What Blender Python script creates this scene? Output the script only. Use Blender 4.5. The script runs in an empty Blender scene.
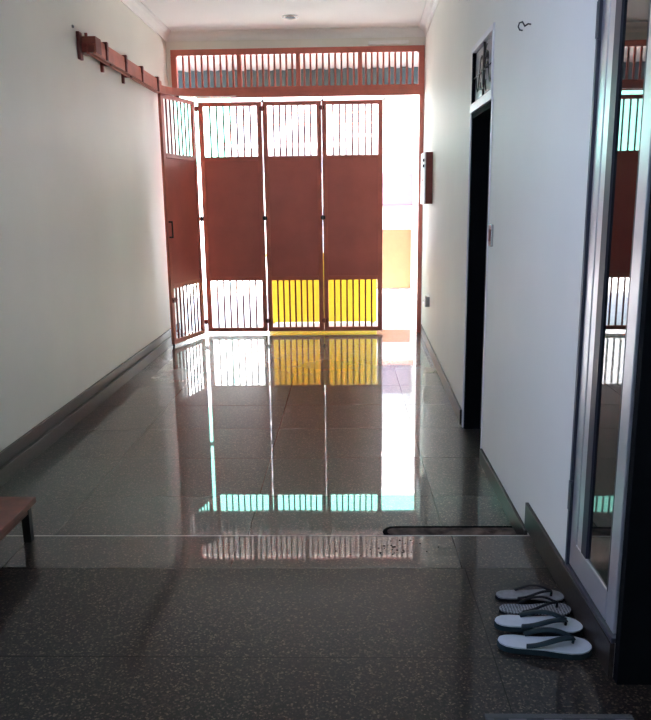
import bpy, bmesh, math, random
from mathutils import Vector, Matrix
random.seed(4)
scn = bpy.context.scene
COL = scn.collection

# ------------------------------------------------------------------ camera, world, sun, exposure
cam = bpy.data.objects.new('camera', bpy.data.cameras.new('camera'))
COL.objects.link(cam)
def unit(v):
    return v / v.length
F = 739.7
_y = unit(Vector((19.5, 158.0, -F)))
_z = -Vector((45.5, -3469.0, -F)); _z = unit(_z - _z.dot(_y) * _y); _z = unit(_z)
_x = _y.cross(_z)
R3 = Matrix((_x, _y, _z))                      # rows: world axes in camera space
cam.matrix_world = Matrix.Translation((0, 0, 1.42)) @ R3.to_4x4()
cam.data.sensor_fit = 'VERTICAL'
cam.data.sensor_height = 24.0
cam.data.lens = F * 24.0 / 720.0
cam.data.clip_start = 0.05
scn.camera = cam

W = bpy.data.worlds.new('sky'); scn.world = W; W.use_nodes = True
_nt = W.node_tree
_tc = _nt.nodes.new('ShaderNodeTexCoord'); _sx = _nt.nodes.new('ShaderNodeSeparateXYZ'); _rp = _nt.nodes.new('ShaderNodeValToRGB')
_nt.links.new(_tc.outputs['Generated'], _sx.inputs[0]); _nt.links.new(_sx.outputs[1], _rp.inputs['Fac'])
_rp.color_ramp.elements[0].position = 0.3; _rp.color_ramp.elements[0].color = (0.52, 0.62, 1.0, 1)
_rp.color_ramp.elements[1].position = 0.8; _rp.color_ramp.elements[1].color = (0.42, 1.18, 0.98, 1)
_nt.links.new(_rp.outputs['Color'], _nt.nodes['Background'].inputs[0])
_nt.nodes['Background'].inputs[1].default_value = 3.8
sun = bpy.data.objects.new('sun', bpy.data.lights.new('sun', 'SUN'))
sun.data.energy = 26.0; sun.data.angle = 0.01; sun.data.color = (1.0, 0.96, 0.9)
sun.rotation_euler = Vector((0.30, -0.62, 0.80)).to_track_quat('Z', 'Y').to_euler()
COL.objects.link(sun)
scn.view_settings.view_transform = 'Standard'
scn.view_settings.look = 'None'
scn.view_settings.gamma = 1.0
scn.view_settings.exposure = 1.2
scn.cycles.max_bounces = 14
scn.cycles.diffuse_bounces = 8
scn.cycles.glossy_bounces = 6
scn.cycles.use_denoising = True

# ------------------------------------------------------------------ helpers
def tag(o, label=None, cat=None, group=None, kind=None):
    if label: o['label'] = label
    if cat: o['category'] = cat
    if group: o['group'] = group
    if kind: o['kind'] = kind
    return o
def empty(name, loc, label, cat, group=None):
    o = bpy.data.objects.new(name, None); COL.objects.link(o)
    o.location = loc; o.empty_display_size = 0.05
    return tag(o, label, cat, group)
class MB:
    def __init__(s): s.bm = bmesh.new()
    def box(s, x0, x1, y0, y1, z0, z1):
        v = [s.bm.verts.new(p) for p in ((x0,y0,z0),(x1,y0,z0),(x1,y1,z0),(x0,y1,z0),(x0,y0,z1),(x1,y0,z1),(x1,y1,z1),(x0,y1,z1))]
        for f in ((0,3,2,1),(4,5,6,7),(0,1,5,4),(1,2,6,5),(2,3,7,6),(3,0,4,7)):
            s.bm.faces.new([v[i] for i in f])
        return s
    def prism(s, poly, z0, z1):
        """vertical extrusion of an XY polygon (counter-clockwise)"""
        a = [s.bm.verts.new((p[0], p[1], z0)) for p in poly]
        b = [s.bm.verts.new((p[0], p[1], z1)) for p in poly]
        n = len(poly)
        s.bm.faces.new(list(reversed(a))); s.bm.faces.new(b)
        for i in range(n):
            s.bm.faces.new((a[i], a[(i+1)%n], b[(i+1)%n], b[i]))
        return s
    def sweep(s, path, prof, up=Vector((0,0,1)), closed=False, cap=True):
        """sweep a closed 2D profile (side, up) along a path; mitred"""
        path = [Vector(p) for p in path]; rings = []; n = len(path)
        for i, p in enumerate(path):
            if closed: d0 = p - path[i-1]; d1 = path[(i+1)%n] - p
            else:
                d0 = p - path[i-1] if i > 0 else path[1] - p
                d1 = path[i+1] - p if i < n-1 else p - path[i-1]
            d0.normalize(); d1.normalize(); t = (d0 + d1).normalized()
            side = t.cross(up)
            if side.length < 1e-4: side = Vector((1,0,0))
            side.normalize(); u = side.cross(t).normalized()
            k = 1.0 / max(0.4, math.sqrt(max(0.0, (1 + d0.dot(d1)) / 2)))
            rings.append([s.bm.verts.new(p + side * a * k + u * b) for a, b in prof])
        m = len(prof)
        for i in range(n if closed else n-1):
            r0, r1 = rings[i], rings[(i+1)%n]
            for j in range(m):
                s.bm.faces.new((r0[j], r0[(j+1)%m], r1[(j+1)%m], r1[j]))
        if cap and not closed:
            s.bm.faces.new(list(reversed(rings[0]))); s.bm.faces.new(rings[-1])
        return s
    def tube(s, path, r, n=10, flat=1.0, up=Vector((0,0,1)), closed=False):
        prof = [(r*math.cos(2*math.pi*i/n), flat*r*math.sin(2*math.pi*i/n)) for i in range(n)]
        return s.sweep(path, prof, up, closed)
    def lathe(s, prof, c=(0,0,0), axis='Z', n=24):
        """prof: list of (radius, height)"""
        c = Vector(c); rings = []
        for r, h in prof:
            ring = []
            for i in range(n):
                a = 2*math.pi*i/n; u, v = r*math.cos(a), r*math.sin(a)
                p = {'Z': (u, v, h), 'X': (h, u, v), 'Y': (v, h, u)}[axis]
                ring.append(s.bm.verts.new(c + Vector(p)))
            rings.append(ring)
        for a, b in zip(rings, rings[1:]):
            for i in range(n):
                s.bm.faces.new((a[i], a[(i+1)%n], b[(i+1)%n], b[i]))
        s.bm.faces.new(list(reversed(rings[0]))); s.bm.faces.new(rings[-1])
        return s
    def xf(s, M):
        bmesh.ops.transform(s.bm, matrix=M, verts=s.bm.verts); return s
    def build(s, name, mt, parent=None, bevel=0.0, smooth=False, seg=2):
        me = bpy.data.meshes.new(name)
        bmesh.ops.recalc_face_normals(s.bm, faces=s.bm.faces)
        s.bm.to_mesh(me); s.bm.free()
        if mt: me.materials.append(mt)
        o = bpy.data.objects.new(name, me); COL.objects.link(o)
        if parent is not None:
            o.parent = parent
            # vertices were given in world coordinates: bring them into the parent's space
            Mw = Matrix.Identity(4); q = parent
            while q is not None:
                Mw = q.matrix_basis @ Mw; q = q.parent
            me.transform(Mw.inverted())
        if smooth:
            me.polygons.foreach_set('use_smooth', [True]*len(me.polygons))
        if bevel:
            b = o.modifiers.new('bevel', 'BEVEL'); b.width = bevel; b.segments = seg; b.limit_method = 'ANGLE'
            b.angle_limit = 0.6
        return o
def structure(o):
    o['kind'] = 'structure'; return o
def bake_origin(o, loc):
    """give a top-level mesh its origin at loc"""
    o.data.transform(Matrix.Translation(-Vector(loc))); o.location = loc; return o

# ------------------------------------------------------------------ materials
def mat(name, col, rough=0.6, metal=0.0, var=0.06, scale=12.0, bump=0.0, bscale=60.0, spec=0.5, ior=1.5, trans=0.0):
    m = bpy.data.materials.new(name); m.use_nodes = True
    nt = m.node_tree; b = nt.nodes['Principled BSDF']
    b.inputs['Roughness'].default_value = rough; b.inputs['Metallic'].default_value = metal
    b.inputs['Specular IOR Level'].default_value = spec; b.inputs['IOR'].default_value = ior
    b.inputs['Transmission Weight'].default_value = trans
    tc = nt.nodes.new('ShaderNodeTexCoord')
    no = nt.nodes.new('ShaderNodeTexNoise'); no.inputs['Scale'].default_value = scale; no.inputs['Detail'].default_value = 6
    nt.links.new(tc.outputs['Object'], no.inputs['Vector'])
    r = nt.nodes.new('ShaderNodeValToRGB')
    r.color_ramp.elements[0].position = 0.3; r.color_ramp.elements[1].position = 0.7
    r.color_ramp.elements[0].color = tuple(c*(1-var) for c in col) + (1,)
    r.color_ramp.elements[1].color = tuple(min(1, c*(1+var)) for c in col) + (1,)
    nt.links.new(no.outputs['Fac'], r.inputs['Fac']); nt.links.new(r.outputs['Color'], b.inputs['Base Color'])
    if bump:
        n2 = nt.nodes.new('ShaderNodeTexNoise'); n2.inputs['Scale'].default_value = bscale; n2.inputs['Detail'].default_value = 4
        nt.links.new(tc.outputs['Object'], n2.inputs['Vector'])
        bp = nt.nodes.new('ShaderNodeBump'); bp.inputs['Strength'].default_value = bump; bp.inputs['Distance'].default_value = 0.01
        nt.links.new(n2.outputs['Fac'], bp.inputs['Height']); nt.links.new(bp.outputs['Normal'], b.inputs['Normal'])
    return m
def math_node(nt, op, a, b=None, c=None):
    n = nt.nodes.new('ShaderNodeMath'); n.operation = op
    for i, v in enumerate((a, b, c)):
        if v is None: continue
        if isinstance(v, (int, float)): n.inputs[i].default_value = v
        else: nt.links.new(v, n.inputs[i])
    return n.outputs[0]
def bp_out(nt, n_tc, wave):
    n2 = nt.nodes.new('ShaderNodeTexNoise'); n2.inputs['Scale'].default_value = 4.0; n2.inputs['Detail'].default_value = 1
    nt.links.new(n_tc.outputs['Object'], n2.inputs['Vector'])
    bp = nt.nodes.new('ShaderNodeBump'); bp.inputs['Strength'].default_value = wave; bp.inputs['Distance'].default_value = 0.02
    nt.links.new(n2.outputs['Fac'], bp.inputs['Height']); return bp.outputs['Normal']
def granite(name, xo, xp, yo, yp, rough, rough_var, wave=0.02, lighter=1.0, joint_w=0.0035, coat=1.0, coat_rough=0.02, cior=1.62, bspec=0.35):
    """polished speckled granite slabs with thin joints"""
    m = bpy.data.materials.new(name); m.use_nodes = True
    nt = m.node_tree; b = nt.nodes['Principled BSDF']; L = nt.links.new
    tc = nt.nodes.new('ShaderNodeTexCoord'); sp = nt.nodes.new('ShaderNodeSeparateXYZ')
    L(tc.outputs['Object'], sp.inputs[0])
    vo = nt.nodes.new('ShaderNodeTexVoronoi'); vo.inputs['Scale'].default_value = 190
    L(tc.outputs['Object'], vo.inputs['Vector'])
    r1 = nt.nodes.new('ShaderNodeValToRGB'); e = r1.color_ramp.elements
    sc = nt.nodes.new('ShaderNodeSeparateColor'); L(vo.outputs['Color'], sc.inputs[0]); L(sc.outputs[0], r1.inputs['Fac'])
    k = lighter
    e[0].position = 0.0; e[0].color = (0.010*k, 0.008*k, 0.007*k, 1)
    e[1].position = 1.0; e[1].color = (0.30*k, 0.22*k, 0.165*k, 1)
    for pos, c in ((0.45, (0.016, 0.012, 0.010)), (0.7, (0.048, 0.033, 0.025)), (0.88, (0.11, 0.078, 0.060))):
        q = e.new(pos); q.color = tuple(x*k for x in c) + (1,)
    no = nt.nodes.new('ShaderNodeTexNoise'); no.inputs['Scale'].default_value = 3.0; no.inputs['Detail'].default_value = 5
    L(tc.outputs['Object'], no.inputs['Vector'])
    mul = nt.nodes.new('ShaderNodeMix'); mul.data_type = 'RGBA'; mul.blend_type = 'MULTIPLY'; mul.inputs[0].default_value = 0.45
    r2 = nt.nodes.new('ShaderNodeValToRGB'); r2.color_ramp.elements[0].position = .3; r2.color_ramp.elements[1].position = .7
    r2.color_ramp.elements[0].color = (.55,.5,.5,1)
    L(no.outputs['Fac'], r2.inputs['Fac']); L(r1.outputs['Color'], mul.inputs[6]); L(r2.outputs['Color'], mul.inputs[7])
    # joints
    def line(coord, off, per):
        a = math_node(nt, 'SUBTRACT', coord, off); a = math_node(nt, 'DIVIDE', a, per)
        a = math_node(nt, 'FRACT', a); a = math_node(nt, 'SUBTRACT', a, 0.5); a = math_node(nt, 'ABSOLUTE', a)
        a = math_node(nt, 'SUBTRACT', 0.5, a); a = math_node(nt, 'MULTIPLY', a, per)
        return math_node(nt, 'LESS_THAN', a, joint_w * 0.5)
    j = math_node(nt, 'MAXIMUM', line(sp.outputs[0], xo, xp), line(sp.outputs[1], yo, yp))
    mj = nt.nodes.new('ShaderNodeMix'); mj.data_type = 'RGBA'; L(j, mj.inputs[0])
    L(mul.outputs[2], mj.inputs[6]); mj.inputs[7].default_value = (0.012, 0.010, 0.009, 1)
    L(mj.outputs[2], b.inputs['Base Color'])
    rr = math_node(nt, 'MULTIPLY_ADD', no.outputs['Fac'], rough_var, rough)
    rr = math_node(nt, 'ADD', rr, math_node(nt, 'MULTIPLY', j, 0.4)); L(rr, b.inputs['Roughness'])
    b.inputs['IOR'].default_value = 1.5
    b.inputs['Coat Weight'].default_value = coat; b.inputs['Coat Roughness'].default_value = coat_rough; b.inputs['Coat IOR'].default_value = cior; b.inputs['Specular IOR Level'].default_value = bspec
    L(bp_out(nt, n_tc=tc, wave=wave), b.inputs['Coat Normal'])
    n2 = nt.nodes.new('ShaderNodeTexNoise'); n2.inputs['Scale'].default_value = 5.0; n2.inputs['Detail'].default_value = 2
    L(tc.outputs['Object'], n2.inputs['Vector'])
    bp = nt.nodes.new('ShaderNodeBump'); bp.inputs['Strength'].default_value = wave; bp.inputs['Distance'].default_value = 0.02
    L(n2.outputs['Fac'], bp.inputs['Height'])
    bp2 = nt.nodes.new('ShaderNodeBump'); bp2.inputs['Strength'].default_value = 0.003; bp2.inputs['Distance'].default_value = 0.002
    L(sc.outputs[0], bp2.inputs['Height']); L(bp.outputs['Normal'], bp2.inputs['Normal'])
    L(bp2.outputs['Normal'], b.inputs['Normal'])
    return m
M = dict(
    wall=mat('wall_paint', (0.82, 0.80, 0.72), 0.55, var=0.03, scale=1.6, bump=0.12, bscale=14, spec=0.35),
    ceil=mat('ceiling_paint', (0.88, 0.87, 0.84), 0.8, var=0.02, scale=2),
    cornice=mat('plaster', (0.88, 0.865, 0.83), 0.7, var=0.02),
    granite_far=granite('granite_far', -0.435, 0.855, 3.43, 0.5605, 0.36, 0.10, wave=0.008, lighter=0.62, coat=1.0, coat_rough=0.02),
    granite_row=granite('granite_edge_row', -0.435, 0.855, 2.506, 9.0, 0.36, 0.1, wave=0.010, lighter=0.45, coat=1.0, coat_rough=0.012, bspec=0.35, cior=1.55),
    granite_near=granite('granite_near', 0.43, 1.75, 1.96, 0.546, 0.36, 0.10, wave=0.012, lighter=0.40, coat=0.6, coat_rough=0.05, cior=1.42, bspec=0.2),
    skirt=mat('skirting_granite', (0.024, 0.017, 0.014), 0.36, var=0.5, scale=90, ior=1.32),
    pale=mat('pale_joint', (0.45, 0.43, 0.38), 0.5),
    red=mat('oxide_red_paint', (0.58, 0.160, 0.112), 0.36, var=0.15, scale=6, bump=0.05),
    redsheet=mat('oxide_red_sheet', (0.54, 0.150, 0.115), 0.42, var=0.12, scale=3),
    reddark=mat('dark_red_iron', (0.24, 0.050, 0.038), 0.4, var=0.2, scale=20),
    iron=mat('dark_iron', (0.03, 0.026, 0.025), 0.45, metal=0.3, var=0.2),
    chrome=mat('dull_chrome', (0.55, 0.54, 0.53), 0.25, metal=0.9, var=0.1, scale=40),
    alu=mat('aluminium', (0.66, 0.66, 0.70), 0.30, metal=0.75, var=0.04, scale=5),
    gasket=mat('dark_gasket', (0.03, 0.03, 0.045), 0.4, var=0.1),
    darkglass=mat('dark_glass', (0.006, 0.007, 0.006), 0.012, var=0.0, spec=0.5, ior=1.75),
    black=mat('matt_black', (0.003, 0.0035, 0.0045), 0.8, var=0.2, spec=0.08),
    darkwood=mat('dark_stained_wood', (0.018, 0.013, 0.014), 0.5, var=0.3, scale=30),
    whiteframe=mat('white_gloss_frame', (0.80, 0.78, 0.78), 0.35, var=0.03),
    frost=mat('frosted_glass', (0.52, 0.49, 0.48), 0.25, var=0.1, scale=25, bump=0.2, bscale=80),
    white=mat('white_plastic', (0.85, 0.83, 0.83), 0.4, var=0.02),
    slot=mat('drain_dirt', (0.07, 0.05, 0.042), 0.9, var=0.95, scale=14, bump=0.5, spec=0.1),
    benchtop=mat('reddish_bench_wood', (0.15, 0.038, 0.024), 0.42, var=0.35, scale=14),
    benchleg=mat('dark_bench_leg', (0.02, 0.011, 0.010), 0.5, var=0.2),
    ffwhite=mat('white_foam', (0.44, 0.47, 0.50), 0.75, var=0.05, scale=40),
    ffgreen=mat('dark_green_rubber', (0.010, 0.020, 0.024), 0.65, spec=0.2, var=0.2),
    ffgrey=mat('grey_rubber', (0.17, 0.17, 0.18), 0.5, var=0.2, scale=60),
    ffblack=mat('black_rubber', (0.004, 0.004, 0.006), 0.7, spec=0.15, var=0.2),
    concrete=mat('street_concrete', (0.62, 0.60, 0.56), 0.8, var=0.1, scale=3),
    housewhite=mat('house_white', (0.80, 0.80, 0.77), 0.8, var=0.04, scale=1),
    teal=mat('teal_sheet', (0.10, 0.62, 0.47), 0.5, var=0.1, scale=3),
    salmon=mat('salmon_paint', (0.78, 0.40, 0.30), 0.6, var=0.08),
    orange=mat('orange_paint', (0.33, 0.135, 0.05), 0.6, var=0.05),
    pink=mat('pink_curtain', (0.30, 0.22, 0.28), 0.6, var=0.05),
    yellow=mat('yellow_paint', (0.90, 0.72, 0.04), 0.5, var=0.05),
    fascia=mat('grey_green_fascia', (0.036, 0.056, 0.044), 0.6, var=0.15),
)
# footbed of the dark pair carries a chevron rib pattern
def ribbed():
    m = mat('ribbed_dark_rubber', (0.075, 0.078, 0.085), 0.45, var=0.15, scale=40)
    nt = m.node_tree; b = nt.nodes['Principled BSDF']
    tc = nt.nodes.new('ShaderNodeTexCoord'); wv = nt.nodes.new('ShaderNodeTexWave')
    wv.inputs['Scale'].default_value = 32; wv.inputs['Distortion'].default_value = 4; wv.inputs['Detail Scale'].default_value = 6
    nt.links.new(tc.outputs['Object'], wv.inputs['Vector'])
    mx = nt.nodes.new('ShaderNodeMix'); mx.data_type = 'RGBA'; mx.inputs[6].default_value = (0.03,0.03,0.035,1); mx.inputs[7].default_value = (0.26,0.27,0.29,1)
    nt.links.new(wv.outputs['Fac'], mx.inputs[0]); nt.links.new(mx.outputs[2], b.inputs['Base Color'])
    return m
M['ribbed'] = ribbed()
def corrugated():
    """translucent pinkish corrugated roofing sheet"""
    m = bpy.data.materials.new('translucent_roofing'); m.use_nodes = True; nt = m.node_tree
    b = nt.nodes['Principled BSDF']; b.inputs['Base Color'].default_value = (0.34, 0.27, 0.225, 1); b.inputs['Roughness'].default_value = 0.6
    tc = nt.nodes.new('ShaderNodeTexCoord'); wv = nt.nodes.new('ShaderNodeTexWave'); wv.inputs['Scale'].default_value = 2.2
    nt.links.new(tc.outputs['Object'], wv.inputs['Vector'])
    rp = nt.nodes.new('ShaderNodeValToRGB'); rp.color_ramp.elements[0].color = (0.30, 0.22, 0.18, 1); rp.color_ramp.elements[1].color = (0.40, 0.31, 0.25, 1)
    nt.links.new(wv.outputs['Fac'], rp.inputs['Fac'])
    t = nt.nodes.new('ShaderNodeBsdfTranslucent'); nt.links.new(rp.outputs['Color'], t.inputs['Color'])
    mx = nt.nodes.new('ShaderNodeMixShader'); mx.inputs[0].default_value = 0.025
    nt.links.new(b.outputs[0], mx.inputs[1]); nt.links.new(t.outputs[0], mx.inputs[2])
    nt.links.new(mx.outputs[0], nt.nodes['Material Output'].inputs[0]); return m
M['sheet'] = corrugated()
def matmat():
    m = mat('woven_mat', (0.1,0.1,0.1), 0.95, var=0.1, bump=0.4, bscale=300)
    nt = m.node_tree; b = nt.nodes['Principled BSDF']
    tc = nt.nodes.new('ShaderNodeTexCoord'); ck = nt.nodes.new('ShaderNodeTexChecker'); ck.inputs['Scale'].default_value = 22
    ck.inputs['Color1'].default_value = (0.03,0.03,0.035,1); ck.inputs['Color2'].default_value = (0.10,0.095,0.10,1)
    nt.links.new(tc.outputs['Object'], ck.inputs['Vector']); nt.links.new(ck.outputs['Color'], b.inputs['Base Color']); return m
M['mat'] = matmat()
M['void'] = mat('slot_and_crumb_black', (0.004,0.004,0.004), 1.0, var=0.0, spec=0.0)
M['matedge'] = mat('grey_binding', (0.06, 0.06, 0.062), 1.0, var=0.1, bump=0.3, bscale=200)

# ------------------------------------------------------------------ the setting
XL, XR, GY, CZ, NZ = -1.83, 0.745, 8.107, 3.14, 0.10
XRG = 0.835                              # right wall at the gate end
def xr(y): return XR if y < 4.56 else XR + (XRG - XR) * (y - 4.56) / (GY - 4.56)
structure(MB().box(-2.1, 1.2, 2.70, 8.30, -0.12, 0.0).build('floor', M['granite_far']))
structure(MB().box(-2.1, 1.2, 2.506, 2.775, -0.12, NZ).build('floor', M['granite_row'])).name = 'floor_step'
structure(MB().box(-2.1, 2.7, -2.7, 2.506, -0.12, NZ).build('floor', M['granite_near'])).name = 'floor_near'
structure(MB().box(-1.80, XR, 2.775, 2.781, 0.0, NZ+0.001).build('trim_1', M['pale']))
structure(MB().box(-2.1, 2.7, -2.7, 8.36, CZ, CZ+0.12).build('ceiling', M['ceil']))
# left wall, with a big side window beside the viewer (outside the frame)
w = MB().box(XL-0.2, XL, 2.1, 8.30, -0.1, CZ).box(XL-0.2, XL, -2.7, -1.0, -0.1, CZ)
w.box(XL-0.2, XL, -1.0, 2.1, -0.1, 1.60).box(XL-0.2, XL, -1.0, 2.1, 2.75, CZ)
structure(w.build('wall_left', M['wall']))
wf = MB()
for y0, y1, z0, z1 in ((-1.0,2.1,1.60,1.65),(-1.0,2.1,2.70,2.75),(-1.0,-0.95,1.65,2.7),(2.05,2.1,1.65,2.7),(0.0,0.05,1.65,2.7),(1.05,1.1,1.65,2.7)):
    wf.box(XL-0.12, XL-0.06, y0, y1, z0, z1)
structure(wf.build('window_2', M['whiteframe'], bevel=0.003))
# right wall pieces in one mesh
TH = 0.15
w = MB()
w.box(XR, XR+TH, 1.87, 2.315, -0.1, 0.205).box(XR, XR+TH, 1.87, 2.315, 2.30, CZ)
w.box(XR, XR+TH, 2.315, 3.925, -0.1, CZ)
w.box(XR, XR+TH, 3.925, 4.56, 2.275, CZ)
w.prism([(XR, 4.56), (XR+TH, 4.56), (XRG+TH, 8.30), (XRG, 8.30)], -0.1, CZ)
structure(w.build('wall_right', M['wall']))
# return wall closing the corridor's right side, its unlit dark put into the colour
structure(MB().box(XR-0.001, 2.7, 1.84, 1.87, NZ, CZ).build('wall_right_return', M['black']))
structure(MB().box(2.7, 2.8, -2.7, 1.9, -0.1, CZ).build('wall_far_right', M['wall']))
structure(MB().box(-2.1, 2.8, -2.8, -2.7, -0.1, CZ).build('wall_back', M['wall']))
# wall above the gate
structure(MB().box(XL-0.2, XRG+0.2, GY-0.03, GY+0.22, 2.975, CZ).box(XL-0.2, -1.79, GY-0.03, GY+0.2, 2.50, 2.975).build('wall_gate_side', M['wall']))
# cornices: cove profile swept round the far part of the room
def cove(path, name):
    prof = [(0,0),(0,-0.085),(-0.010,-0.085),(-0.014,-0.066),(-0.028,-0.040),(-0.052,-0.022),(-0.080,-0.014),(-0.080,0)]
    structure(MB().sweep(path, [(-a, b) for a, b in prof]).build(name, M['cornice']))
cove([(XL, -1.0, CZ), (XL, GY-0.03, CZ)][::1], 'trim_2')
cove([(XRG, GY-0.03, CZ), (XR, 4.56, CZ), (XR, 1.9, CZ)], 'trim_3')
cove([(XL, GY-0.03, CZ), (XRG, GY-0.03, CZ)], 'trim_4')
# skirtings of dark polished granite
b = MB().box(XL, XL+0.018, 2.775, 7.95, 0.0, 0.155).box(XL, XL+0.038, 2.775, 7.95, 0.0, 0.085)
b.box(XL, XL+0.018, 2.12, 2.775, NZ, 0.235)
structure(b.build('baseboard_left', M['skirt'], bevel=0.003))
b = MB().prism([(XR-0.014, 4.62), (XR, 4.62), (XRG, 8.02), (XRG-0.014, 8.02)], 0.0, 0.10)
b.box(XR-0.014, XR, 2.86, 3.90, 0.0, 0.085)
structure(b.build('baseboard_right', M['skirt'], bevel=0.002))
b = MB().box(XR-0.014, XR, 1.872, 2.868, NZ, 0.205)
structure(b.build('baseboard_near_right', M['skirt'], bevel=0.002))
# doorway in the right wall: dark lining, thin white edges, dark closed leaf
d = MB().box(XR+0.10, XR+0.14, 3.96, 4.52, 0.01, 1.88).build('door_1', M['darkwood'], bevel=0.004)
structure(d)
MB().box(XR+0.002, XR+0.149, 4.525, 4.558, 0.0, 1.915).box(XR+0.002, XR+0.149, 3.927, 3.955, 0.0, 1.915).box(XR+0.002, XR+0.149, 3.927, 4.558, 1.885, 1.915).build('door_lining', M['black'], d)
MB().box(XR-0.006, XR+0.012, 4.558, 4.575, 0.0, 1.93).box(XR-0.006, XR+0.012, 3.913, 3.927, 0.0, 1.93).build('door_edge_strip', M['whiteframe'], d)
MB().lathe([(0.006,0),(0.012,0.004),(0.012,0.03),(0.024,0.035),(0.024,0.055),(0.012,0.062)], (XR+0.038, 4.02, 0.98), 'X', 16).build('door_knob', M['chrome'], d, smooth=True)
# transom light over it with wrought scrollwork
t = MB()
for y0, y1, z0, z1 in ((3.925,4.56,1.915,1.965),(3.925,4.56,2.245,2.275),(3.925,3.94,1.965,2.245)):
    t.box(XR-0.010, XR+0.055, y0, y1, z0, z1)
t = structure(t.build('window_1', M['whiteframe'], bevel=0.003))
MB().box(XR+0.014, XR+0.020, 3.935, 4.54, 1.96, 2.25).build('frosted_pane', M['frost'], t)
MB().box(XR-0.004, XR+0.055, 4.535, 4.56, 1.965, 2.245).build('window_jamb', M['black'], t)
sc = MB()
def spiral(cy, cz, r0, r1, a0, a1, n=26):
    return [(XR+0.006, cy + (r0+(r1-r0)*i/n)*math.cos(a0+(a1-a0)*i/n), cz + (r0+(r1-r0)*i/n)*math.sin(a0+(a1-a0)*i/n)) for i in range(n+1)]
sc.box(XR+0.0, XR+0.010, 4.222, 4.246, 1.965, 2.245)
for sg in (1, -1):
    for k in (1, -1):
        sc.tube(spiral(4.234+sg*0.085, 2.105+k*0.055, 0.012, 0.062, 0.3*sg, (0.3+4.6*k)*sg if sg > 0 else math.pi+4.6*k), 0.0032, 6, up=Vector((1,0,0)))
    sc.tube([(XR+0.006, 4.234+sg*(0.02+0.22*i/12), 2.105+0.085*math.sin(i/12*2*math.pi)) for i in range(13)], 0.0032, 6, up=Vector((1,0,0)))
sc.tube([(XR+0.006, 3.945, 2.105), (XR+0.006, 4.535, 2.105)], 0.003, 6)
sc.build('wrought_scroll', M['iron'], t, smooth=True)

# aluminium framed dark glass door beside the viewer
y0, y1, z0, z1 = 1.885, 2.300, 0.228, 2.27
d = MB()
def stile(m, a0, a1, b0, b1, x0, x1): m.box(x0, x1, a0, a1, b0, b1)
stile(d, y1-0.060, y1, z0, z1, XR-0.004, XR+0.03)        # hinge stile, outer band
stile(d, y1-0.110, y1-0.063, z0+0.09, z1, XR-0.002, XR+0.03)  # hinge stile, inner band
stile(d, y0, y0+0.062, z0, z1, XR-0.004, XR+0.03)        # lock stile
stile(d, y0+0.07, y1-0.044, z0, z0+0.095, XR-0.004, XR+0.03)
stile(d, y0+0.07, y1-0.044, z1-0.08, z1, XR-0.004, XR+0.03)
d = structure(d.build('door_2', M['alu'], bevel=0.0025))
MB().prism([(XR+0.0005, y0+0.06), (XR+0.010, y0+0.06), (XR+0.012, y1-0.07), (XR+0.0045, y1-0.07)], z0+0.09, z1-0.07).build('glass_pane', M['darkglass'], d)
MB().box(XR-0.004, XR+0.02, y1-0.156, y1-0.110, z0+0.095, z1-0.08).box(XR-0.004, XR+0.02, y0+0.062, y0+0.068, z0+0.095, z1-0.08).build('gasket', M['gasket'], d)
MB().box(XR-0.012, XR+0.05, y1+0.004, y1+0.022, 0.206, z1+0.025).box(XR-0.012, XR+0.05, 1.872, y1+0.004, 0.206, z0-0.006).build('door_jamb', M['gasket'], d, bevel=0.002)
for hz in (0.41, 1.87):
    MB().lathe([(0.006,0),(0.007,0.004),(0.007,0.108),(0.006,0.11)], (XR-0.008, y1+0.004, hz), 'Z', 12).box(XR-0.0145, XR-0.011, y1-0.006, y1+0.020, hz+0.005, hz+0.105).build('hinge', M['gasket'], d)

# street outside
structure(MB().box(-9, 9, 8.30, 16, -0.16, -0.04).build('street', M['concrete']))

# ------------------------------------------------------------------ gate frame with barred transom
gf = empty('gate_frame', (-0.47, GY, 0.0), 'oxide red steel gate frame with barred transom spanning the corridor end', 'gate frame')
g = MB()
XA, XB = -1.79, 0.79
g.box(XA, XB+0.035, GY-0.035, GY+0.035, 2.915, 2.975)
g.build('top_rail', M['red'], gf, bevel=0.004)
MB().box(XA, XB+0.035, GY-0.04, GY+0.04, 2.515, 2.600).box(XA+0.25, XB+0.035, GY-0.055, GY-0.035, 2.492, 2.545).build('lintel_rail', M['red'], gf, bevel=0.004)
MB().box(XA, XA+0.055, GY-0.036, GY+0.036, 2.60, 2.915).build('post', M['red'], gf, bevel=0.003)
MB().box(XB-0.010, XB+0.035, GY-0.035, GY+0.035, 0.0, 2.515).build('post', M['red'], gf, bevel=0.003)
MB().box(XB-0.022, XB+0.035, GY-0.036, GY+0.036, 2.60, 2.915).build('post', M['red'], gf, bevel=0.003)
mx = [-1.085, -0.474, 0.165]
for x in mx:
    MB().box(x-0.022, x+0.022, GY-0.028, GY+0.028, 2.60, 2.915).build('mullion', M['red'], gf, bevel=0.003)
edges = [XA+0.055] + mx + [XB-0.022]
for a, c in zip(edges, edges[1:]):
    for i in range(1, 10):
        x = a + (c-a)*i/10
        MB().box(x-0.010, x+0.010, GY-0.009, GY+0.009, 2.60, 2.915).build('bar', M['red'], gf)
# folded corner brackets at the top corners
for sx, x in ((1, XA), (-1, XB+0.035)):
    MB().prism([(0,0),(0.075,0),(0,0.075)], -0.03, 0.03).xf(Matrix.Translation((x, GY, 2.915)) @ Matrix.Scale(sx, 4, (1,0,0)) @ Matrix.Rotation(math.radians(90), 4, 'X') @ Matrix.Scale(-1, 4, (0,1,0))).build('corner_bracket', M['red'], gf)

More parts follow.
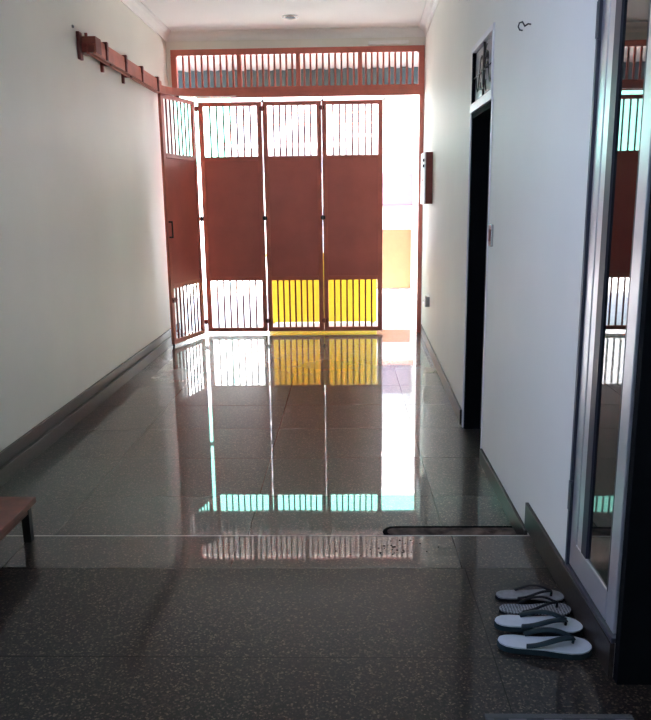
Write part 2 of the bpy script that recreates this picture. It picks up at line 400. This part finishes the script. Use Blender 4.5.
# ------------------------------------------------------------------ folding gate: four leaves, hinged to each other
fg = empty('folding_gate', (-0.55, GY, 0.0), 'reddish brown folding steel gate of four leaves with barred top and bottom openings', 'gate')
def leaf(p0, p1, handle=False, latch=False, thick=0.030, hinge=True):
    """p0, p1: plan positions of the leaf's left and right edge"""
    p0 = Vector((p0[0], p0[1], 0)); p1 = Vector((p1[0], p1[1], 0))
    d = p1 - p0; w = d.length; ang = math.atan2(d.y, d.x)
    T = Matrix.Translation(p0) @ Matrix.Rotation(ang, 4, 'Z')
    h = thick/2; s = 0.050; z0, z1 = 0.025, 2.456
    m = MB()
    m.box(0, s, -h, h, z0, z1).box(w-s, w, -h, h, z0, z1)
    m.box(s, w-s, -h, h, z0, z0+0.046).box(s, w-s, -h, h, z1-0.042, z1)
    m.box(s, w-s, -h, h, 0.590, 0.635).box(s, w-s, -h, h, 1.860, 1.905)
    fr = m.xf(T).build('gate_leaf', M['red'], fg, bevel=0.003)
    MB().box(s-0.004, w-s+0.004, -0.006, 0.006, 0.63, 1.865).xf(T).build('sheet_panel', M['redsheet'], fr)
    for za, zb in ((z0+0.044, 0.592), (1.903, z1-0.04)):
        for i in range(1, 8):
            x = s + (w-2*s)*i/8
            MB().box(x-0.0088, x+0.0088, -0.006, 0.006, za, zb).xf(T).build('bar', M['reddark'], fr)
    if hinge:
        for hz in (0.12, 1.235, 2.36):
            MB().lathe([(0.008,0),(0.010,0.004),(0.010,0.046),(0.008,0.050)], (w+0.005, -0.024, hz), 'Z', 12).box(w-0.02, w+0.03, -0.021, -0.016, hz+0.008, hz+0.042).xf(T).build('hinge', M['iron'] if hz > 1 and hz < 2 else M['reddark'], fr)
    # roller hanger
    MB().tube([(w*0.5 if handle else w+0.012, 0, 2.456), (w*0.5 if handle else w+0.012, 0, 2.51)], 0.007, 8).box((w*.5 if handle else w+.012)-0.014, (w*.5 if handle else w+.012)+0.014, -0.02, 0.02, 2.452, 2.466).xf(T).build('roller_hanger', M['iron'], fr)
    if handle:
        MB().tube([(0.028, -h, 1.10), (0.028, -h-0.035, 1.10), (0.028, -h-0.035, 1.25), (0.028, -h, 1.25)], 0.008, 8, up=Vector((1,0,0))).xf(T).build('handle', M['iron'], fr)
        MB().box(0.01, 0.07, -h-0.010, -h, 0.45, 0.50).tube([(0.0, -h-0.016, 0.475), (0.09, -h-0.016, 0.475)], 0.006, 8).xf(T).build('latch', M['reddark'], fr)
        MB().tube([(0.02, 0, 0.0), (0.02, 0, 0.12)], 0.012, 10).xf(T).build('drop_bolt', M['iron'], fr)
    return fr
leaf((-1.755, 7.335), (-1.560, 7.985), handle=True, hinge=False)
leaf((-1.532, GY-0.01), (-0.867, GY-0.01))
leaf((-0.858, GY-0.01), (-0.2415, GY-0.01))
leaf((-0.2375, GY-0.01), (0.402, GY-0.01), hinge=False)
for o in list(fg.children)[:1]:
    for hz in (0.12, 1.235, 2.36):
        MB().tube([(-1.541, 8.04, hz), (-1.541, 8.04, hz+0.055)], 0.012, 10).box(-1.56, -1.52, 8.035, 8.043, hz+0.008, hz+0.048).build('hinge', M['iron'] if 1 < hz < 2 else M['reddark'], o)

# ------------------------------------------------------------------ curved hanging track along the left wall
tr = empty('sliding_gate_track', (XL, 6.3, 2.45), 'red steel gate track bracketed high on left wall, curving in to the gate', 'gate track')
xt = XL + 0.085
path = [(xt, 5.40, 2.50), (xt, 6.0, 2.50), (xt, 6.8, 2.50), (xt, 7.25, 2.50)]
for i in range(1, 9):
    a = math.pi/2 * i/8 * 0.93
    path.append((xt + 0.78*(1-math.cos(a))*0.9, 7.25 + 0.78*math.sin(a), 2.50 + 0.0075*i))
prof = [(-0.032,-0.055),(-0.012,-0.055),(-0.012,-0.045),(-0.022,-0.045),(-0.022,0.0),(0.022,0.0),(0.022,-0.045),(0.012,-0.045),(0.012,-0.055),(0.032,-0.055),(0.032,0.012),(-0.032,0.012)]
MB().sweep(path, prof).build('track_channel', M['red'], tr)
MB().box(xt-0.03, xt+0.03, 5.48, 7.30, 2.512, 2.552).build('support_angle', M['red'], tr, bevel=0.004)
for y in (5.64, 6.12, 6.60, 7.14):
    MB().box(XL, xt+0.045, y-0.016, y+0.016, 2.505, 2.566).box(xt+0.030, xt+0.042, y-0.016, y+0.016, 2.44, 2.566).build('bracket', M['reddark'], tr, bevel=0.002)
    MB().tube([(xt-0.055, y-0.16, 2.545), (xt-0.055, y-0.16, 2.597)], 0.011, 8).tube([(XL, y-0.16, 2.555), (xt-0.045, y-0.16, 2.555)], 0.008, 8).build('bolt', M['reddark'], tr)
for y in (5.86, 6.40):
    MB().box(XL, XL+0.02, y-0.014, y+0.014, 2.40, 2.50).box(XL, xt, y-0.014, y+0.014, 2.445, 2.457).build('lower_lug', M['reddark'], tr)
MB().box(XL, XL+0.022, 5.36, 5.42, 2.405, 2.585).box(XL, xt+0.035, 5.40, 5.52, 2.455, 2.56).build('end_plate', M['reddark'], tr, bevel=0.003)

# ------------------------------------------------------------------ small things on the walls and ceiling
bx = empty('intercom_box', (0.8, 7.0, 1.6), 'narrow dark red box with white front mounted on right wall near gate', 'wall box')
MB().box(0.742, xr(7.2)+0.004, 7.00, 7.35, 1.394, 1.856).build('housing', M['reddark'], bx, bevel=0.003)
MB().box(0.730, 0.742, 6.995, 7.355, 1.39, 1.86).build('front_plate', M['white'], bx, bevel=0.002)
for z in (1.775, 1.725):
    MB().box(0.724, 0.730, 7.03, 7.12, z, z+0.024).build('button', M['black'], bx)
MB().box(0.726, 0.730, 7.15, 7.20, 1.60, 1.62).build('indicator', M['reddark'], bx)

sw = empty('light_switch', (XR, 3.82, 1.25), 'small chrome edged light switch on right wall beside dark doorway', 'switch')
MB().box(XR-0.012, XR, 3.79, 3.86, 1.19, 1.30).build('switch_plate', M['chrome'], sw, bevel=0.003)
MB().box(XR-0.017, XR-0.011, 3.805, 3.845, 1.215, 1.275).build('rocker', M['reddark'], sw, bevel=0.002)

so = empty('wall_socket', (0.80, 7.2, 0.47), 'small grey socket low on right wall by the gate post', 'socket')
MB().box(0.765, xr(7.2)+0.004, 7.10, 7.22, 0.42, 0.52).build('socket_body', M['white'], so, bevel=0.004)
MB().box(0.758, 0.766, 7.12, 7.20, 0.425, 0.47).build('socket_face', M['chrome'], so, bevel=0.002)

hk = MB().tube([(XR+0.002, 3.178, 2.102), (XR-0.012, 3.178, 2.104), (XR-0.024, 3.178, 2.096), (XR-0.034, 3.178, 2.112), (XR-0.046, 3.178, 2.108), (XR-0.050, 3.178, 2.094), (XR-0.044, 3.178, 2.082), (XR-0.032, 3.178, 2.080)], 0.0028, 8, up=Vector((0,1,0))).build('wall_hook', M['iron'], smooth=True)
tag(bake_origin(hk, (XR, 3.178, 2.1)), 'small dark curled hook high on right wall near doorway', 'hook')
nl = MB().lathe([(0.011,0),(0.012,0.006),(0.007,0.011)], (XL, 5.295, 2.60), 'X', 12).build('wall_plug', M['chrome'])
tag(bake_origin(nl, (XL, 5.295, 2.60)), 'tiny grey wall plug above the near end of the red track', 'wall plug')

dl = empty('recessed_downlight', (-0.505, 7.50, CZ), 'round recessed ceiling downlight, unlit, in front of the gate', 'ceiling light')
MB().lathe([(0.048,-0.002),(0.052,-0.011),(0.075,-0.009),(0.080,0.0)], (-0.505, 7.50, CZ), 'Z', 32).build('trim_ring', M['chrome'], dl, smooth=True)
MB().lathe([(0.001,-0.013),(0.030,-0.018),(0.046,-0.012),(0.047,-0.004)], (-0.505, 7.50, CZ), 'Z', 32).build('lamp_face', M['gasket'], dl, smooth=True)

cb = MB().box(0.25, 0.66, GY-0.075, GY-0.03, 2.985, 3.018).build('cable_trunking', M['cornice'], bevel=0.003)
tag(bake_origin(cb, (0.45, GY-0.03, 2.985)), 'short white cable trunking above right end of the gate transom', 'trunking')

# ------------------------------------------------------------------ drain slot at the foot of the step
dr = empty('drain_slot', (0.46, 3.03, 0.0), 'long dark dirt-filled drain slot in the floor at the foot of the step', 'drain')
def stadium(x0, x1, y0, y1, n=8):
    r = (y1-y0)/2; c = (y0+y1)/2
    return [(x1, y0), (x1, y1)] + [(x0+r + r*math.cos(math.pi/2+math.pi*i/n), c + r*math.sin(math.pi/2+math.pi*i/n)) for i in range(n+1)]
MB().prism(stadium(0.155, 0.742, 2.965, 3.080), 0.0, 0.003).build('slot_rim', M['void'], dr)  # slot is not cut; its inner dark is put into this black
MB().prism(stadium(0.175, 0.742, 2.985, 3.058), 0.003, 0.005).build('slot_dirt', M['slot'], dr)
sp = MB()
for i in range(34):
    x = random.gauss(0.17, 0.10); y = random.uniform(2.60, 2.74); r = random.uniform(0.0012, 0.0035)
    sp.prism([(x+r*random.uniform(.7,1.6)*math.cos(a), y+r*math.sin(a)) for a in (0,1.2,2.4,3.7,5.0)], NZ, NZ+0.002)
sp = sp.build('dirt_crumbs', M['void'])
tag(bake_origin(sp, (0.17, 2.67, NZ)), 'scattered black dirt crumbs on the step edge near the drain slot', 'dirt', kind='stuff')

# ------------------------------------------------------------------ low bench, left
be = empty('low_bench', (-1.50, 2.48, NZ), 'low dark red wooden bench standing against left wall, cut by frame', 'bench')
MB().box(-1.76, -1.250, 2.19, 2.765, 0.252, 0.278).build('bench_top', M['benchtop'], be, bevel=0.004)
MB().box(-1.74, -1.268, 2.21, 2.225, 0.222, 0.252).box(-1.74, -1.268, 2.735, 2.75, 0.222, 0.252).box(-1.283, -1.268, 2.22, 2.74, 0.222, 0.252).build('apron', M['benchtop'], be, bevel=0.002)
for x in (-1.735, -1.298):
    for y in (2.215, 2.715):
        MB().box(x, x+0.032, y, y+0.032, NZ, 0.252).build('leg', M['benchleg'], be, bevel=0.002)

# ------------------------------------------------------------------ flip-flops
def outline(L, n=40):
    """sole outline, heel at x=0, toe at x=L, slightly asymmetric waist"""
    pts = []
    ks = [(0,0),(0.02,.36),(0.08,.62),(0.18,.74),(0.34,.72),(0.48,.74),(0.62,.88),(0.76,1.0),(0.87,.93),(0.95,.66),(0.99,.30),(1.0,0)]
    def w(t):
        for (a, wa), (b_, wb) in zip(ks, ks[1:]):
            if t <= b_:
                u = (t-a)/(b_-a); return wa + (wb-wa)*u
        return 0
    up, dn = [], []
    for i in range(n+1):
        t = (1-math.cos(math.pi*i/n))/2
        hw = w(t)*L*0.172
        up.append((t*L, hw*1.02 + 0.004*math.sin(math.pi*t))); dn.append((t*L, -hw*0.98 + 0.006*math.sin(math.pi*t)))
    return dn + up[-2:0:-1]
def flip_flop(heel, toe, top_m, sole_m, strap_m, label, group, side, strap_w=0.0062, h=0.020, curl=0.0):
    heel = Vector((heel[0], heel[1], 0)); toe = Vector((toe[0], toe[1], 0))
    d = toe - heel; L = d.length; a = math.atan2(d.y, d.x)
    T = Matrix.Translation((heel.x, heel.y, NZ)) @ Matrix.Rotation(a, 4, 'Z')
    e = empty('flip_flop', (0,0,0), label, 'flip-flop', group)
    e.matrix_basis = T
    po = outline(L)
    if side < 0: po = [(x, -y) for x, y in reversed(po)]
    I = MB().prism(po, 0.0, h-0.005).xf(T).build('sole', sole_m, e, bevel=0.002)
    c = Vector((L*0.5, 0))
    inn = [((x-c.x)*0.985+c.x, y*0.965) for x, y in po]
    MB().prism(inn, h-0.005, h).xf(T).build('footbed', top_m, e, bevel=0.002)
    # strap: two arms from the heel-side plugs arching over to the toe post
    post = Vector((L*0.80, -0.004*side, h)); s = MB()
    for sg in (1, -1):
        st = Vector((L*0.30, sg*L*0.115, h+0.001)); pts = []
        for i in range(13):
            t = i/12; p = st.lerp(post, t)
            p.y += sg*0.020*math.sin(math.pi*t)*(1-t*.4)
            p.z = h + 0.001 + 0.030*math.sin(math.pi*min(1, t*0.80+0.04))*(0.35+0.65*t) if t < 1 else h+0.018
            pts.append(p)
        s.tube(pts, strap_w, 8, flat=0.34)
    s.tube([(post.x, post.y, h-0.001), (post.x+0.001, post.y, h+0.012), (post.x-0.002, post.y, h+0.020)], 0.0042, 8, up=Vector((1,0,0)))
    s.xf(T).build('strap', strap_m, e, smooth=True)
    return e
flip_flop((0.500, 2.300), (0.730, 2.292), M['ffgrey'], M['ffblack'], M['ffblack'], 'dark grey flip-flop with thin black strap, farthest of the four', 'flip-flops by the glass door', 1, 0.0070, 0.014)
flip_flop((0.494, 2.214), (0.730, 2.214), M['ribbed'], M['ffblack'], M['ffblack'], 'dark ribbed flip-flop lying between plain grey one and the white pair', 'flip-flops by the glass door', -1, 0.0070, 0.014)
flip_flop((0.462, 2.130), (0.732, 2.098), M['ffwhite'], M['ffgreen'], M['ffgreen'], 'white flip-flop with dark green strap, the one beside the black pair', 'flip-flops by the glass door', 1, 0.0125, 0.022)
flip_flop((0.450, 2.024), (0.726, 1.994), M['ffwhite'], M['ffgreen'], M['ffgreen'], 'white flip-flop with dark green strap, nearest the viewer', 'flip-flops by the glass door', -1, 0.0125, 0.022)

# ------------------------------------------------------------------ doormat, only its far edge in view
dm = empty('door_mat', (0.55, 1.45, NZ), 'flat grey-edged checked mat on floor at bottom edge of frame', 'mat')
MB().box(0.375, 0.715, 1.17, 1.690, NZ, NZ+0.007).build('mat_field', M['mat'], dm)
q = MB(); q.box(0.355, 0.735, 1.690, 1.708, NZ, NZ+0.009).box(0.355, 0.735, 1.15, 1.17, NZ, NZ+0.009).box(0.355, 0.375, 1.17, 1.690, NZ, NZ+0.009).box(0.715, 0.735, 1.17, 1.690, NZ, NZ+0.009)
q.build('mat_binding', M['matedge'], dm, bevel=0.002)

# ------------------------------------------------------------------ outside the gate
cp = empty('entrance_canopy', (-0.5, 8.33, 3.05), 'pinkish corrugated entrance canopy with dark front beam outside the gate', 'canopy')
prof = []; n = 150
s = MB()
xs = [-2.6 + 4.4*i/n for i in range(n+1)]
def zc(x): return 3.0 + 0.014*math.sin(x*2*math.pi/0.17)
for y0, y1 in ((8.33, 9.56),):
    a = [s.bm.verts.new((x, y0, zc(x)+.09)) for x in xs]; b_ = [s.bm.verts.new((x, y1, zc(x))) for x in xs]
    a2 = [s.bm.verts.new((x, y0, zc(x)+0.093)) for x in xs]; b2 = [s.bm.verts.new((x, y1, zc(x)+0.003)) for x in xs]
    for i in range(n):
        s.bm.faces.new((a[i], a[i+1], b_[i+1], b_[i])); s.bm.faces.new((a2[i], a2[i+1], b2[i+1], b2[i]))
s.build('roof_sheet', M['sheet'], cp, smooth=True)
MB().box(-2.6, 1.8, 9.50, 9.56, 2.74, 3.005).build('front_beam', M['fascia'], cp, bevel=0.004)
for x in (-2.55, 1.75):
    MB().box(x-0.04, x+0.04, 8.33, 9.50, 2.90, 2.985).build('rafter', M['fascia'], cp)
    MB().box(x-0.04, x+0.04, 9.48, 9.56, -0.04, 2.74).build('post', M['fascia'], cp)

yw = empty('street_barrier', (-0.28, 9.0, -0.04), 'bright yellow low barrier seen through the lower bars of the gate', 'barrier')
MB().box(-0.95, 0.38, 9.0, 9.06, -0.02, 0.78).build('barrier_panel', M['yellow'], yw, bevel=0.01)
MB().box(-0.97, 0.40, 8.985, 9.075, 0.78, 0.82).build('top_rail', M['yellow'], yw, bevel=0.01)
for x in (-0.90, 0.33):
    MB().box(x-0.025, x+0.025, 9.06, 9.11, -0.04, 0.78).build('post', M['yellow'], yw)

FY = 12.6
ho = empty('neighbour_house', (0, FY, -0.04), 'sunlit white house across street with ochre door, pink window and salmon balcony rail', 'house')
MB().box(-1.95, 6, FY, FY+3.0, -0.04, 2.30).box(-1.95, 6, FY+0.75, FY+3.0, 2.30, 3.50).box(-2.0, 6, FY-0.35, FY+3.0, 3.50, 3.62).build('facade', M['housewhite'], ho)  # upper storey set back under an added overhang that shades it
MB().box(-1.95, 5.5, FY-0.30, FY, 2.28, 2.36).build('balcony_floor', M['housewhite'], ho, bevel=0.005)
MB().box(0.0, 3.40, FY-1.9, FY-0.30, 2.29, 2.35).build('added_shade_slab', M['housewhite'], ho, bevel=0.005)  # slab added to keep the sun off the door and window
rl = MB()
for z in (2.63, 2.80): rl.box(-1.9, 5.5, FY-0.28, FY-0.24, z, z+0.03)
rl = rl.build('balcony_rail', M['salmon'], ho)
for i in range(8):
    x = -1.85 + i*0.95
    MB().box(x-0.015, x+0.015, FY-0.275, FY-0.245, 2.36, 2.80).build('baluster', M['salmon'], rl)
MB().box(0.45, 1.10, FY-0.05, FY, -0.02, 0.96).build('ochre_door', M['orange'], ho, bevel=0.005)
pw = MB().box(0.45, 1.12, FY-0.03, FY, 1.36, 1.86).build('window', M['pink'], ho, bevel=0.003)
MB().box(0.40, 1.17, FY-0.08, FY, 1.28, 1.34).build('sill', M['salmon'], pw)
MB().box(1.16, 1.36, FY-0.34, FY-0.14, -0.04, 2.28).build('pillar', M['housewhite'], ho, bevel=0.01)
gw = MB().box(-8, -1.97, FY-0.2, FY, -0.04, 2.05).build('boundary_wall', M['housewhite'], bevel=0.01)
tag(bake_origin(gw, (-5, FY-0.1, -0.04)), 'plain white boundary wall across street, left of the house', 'wall')
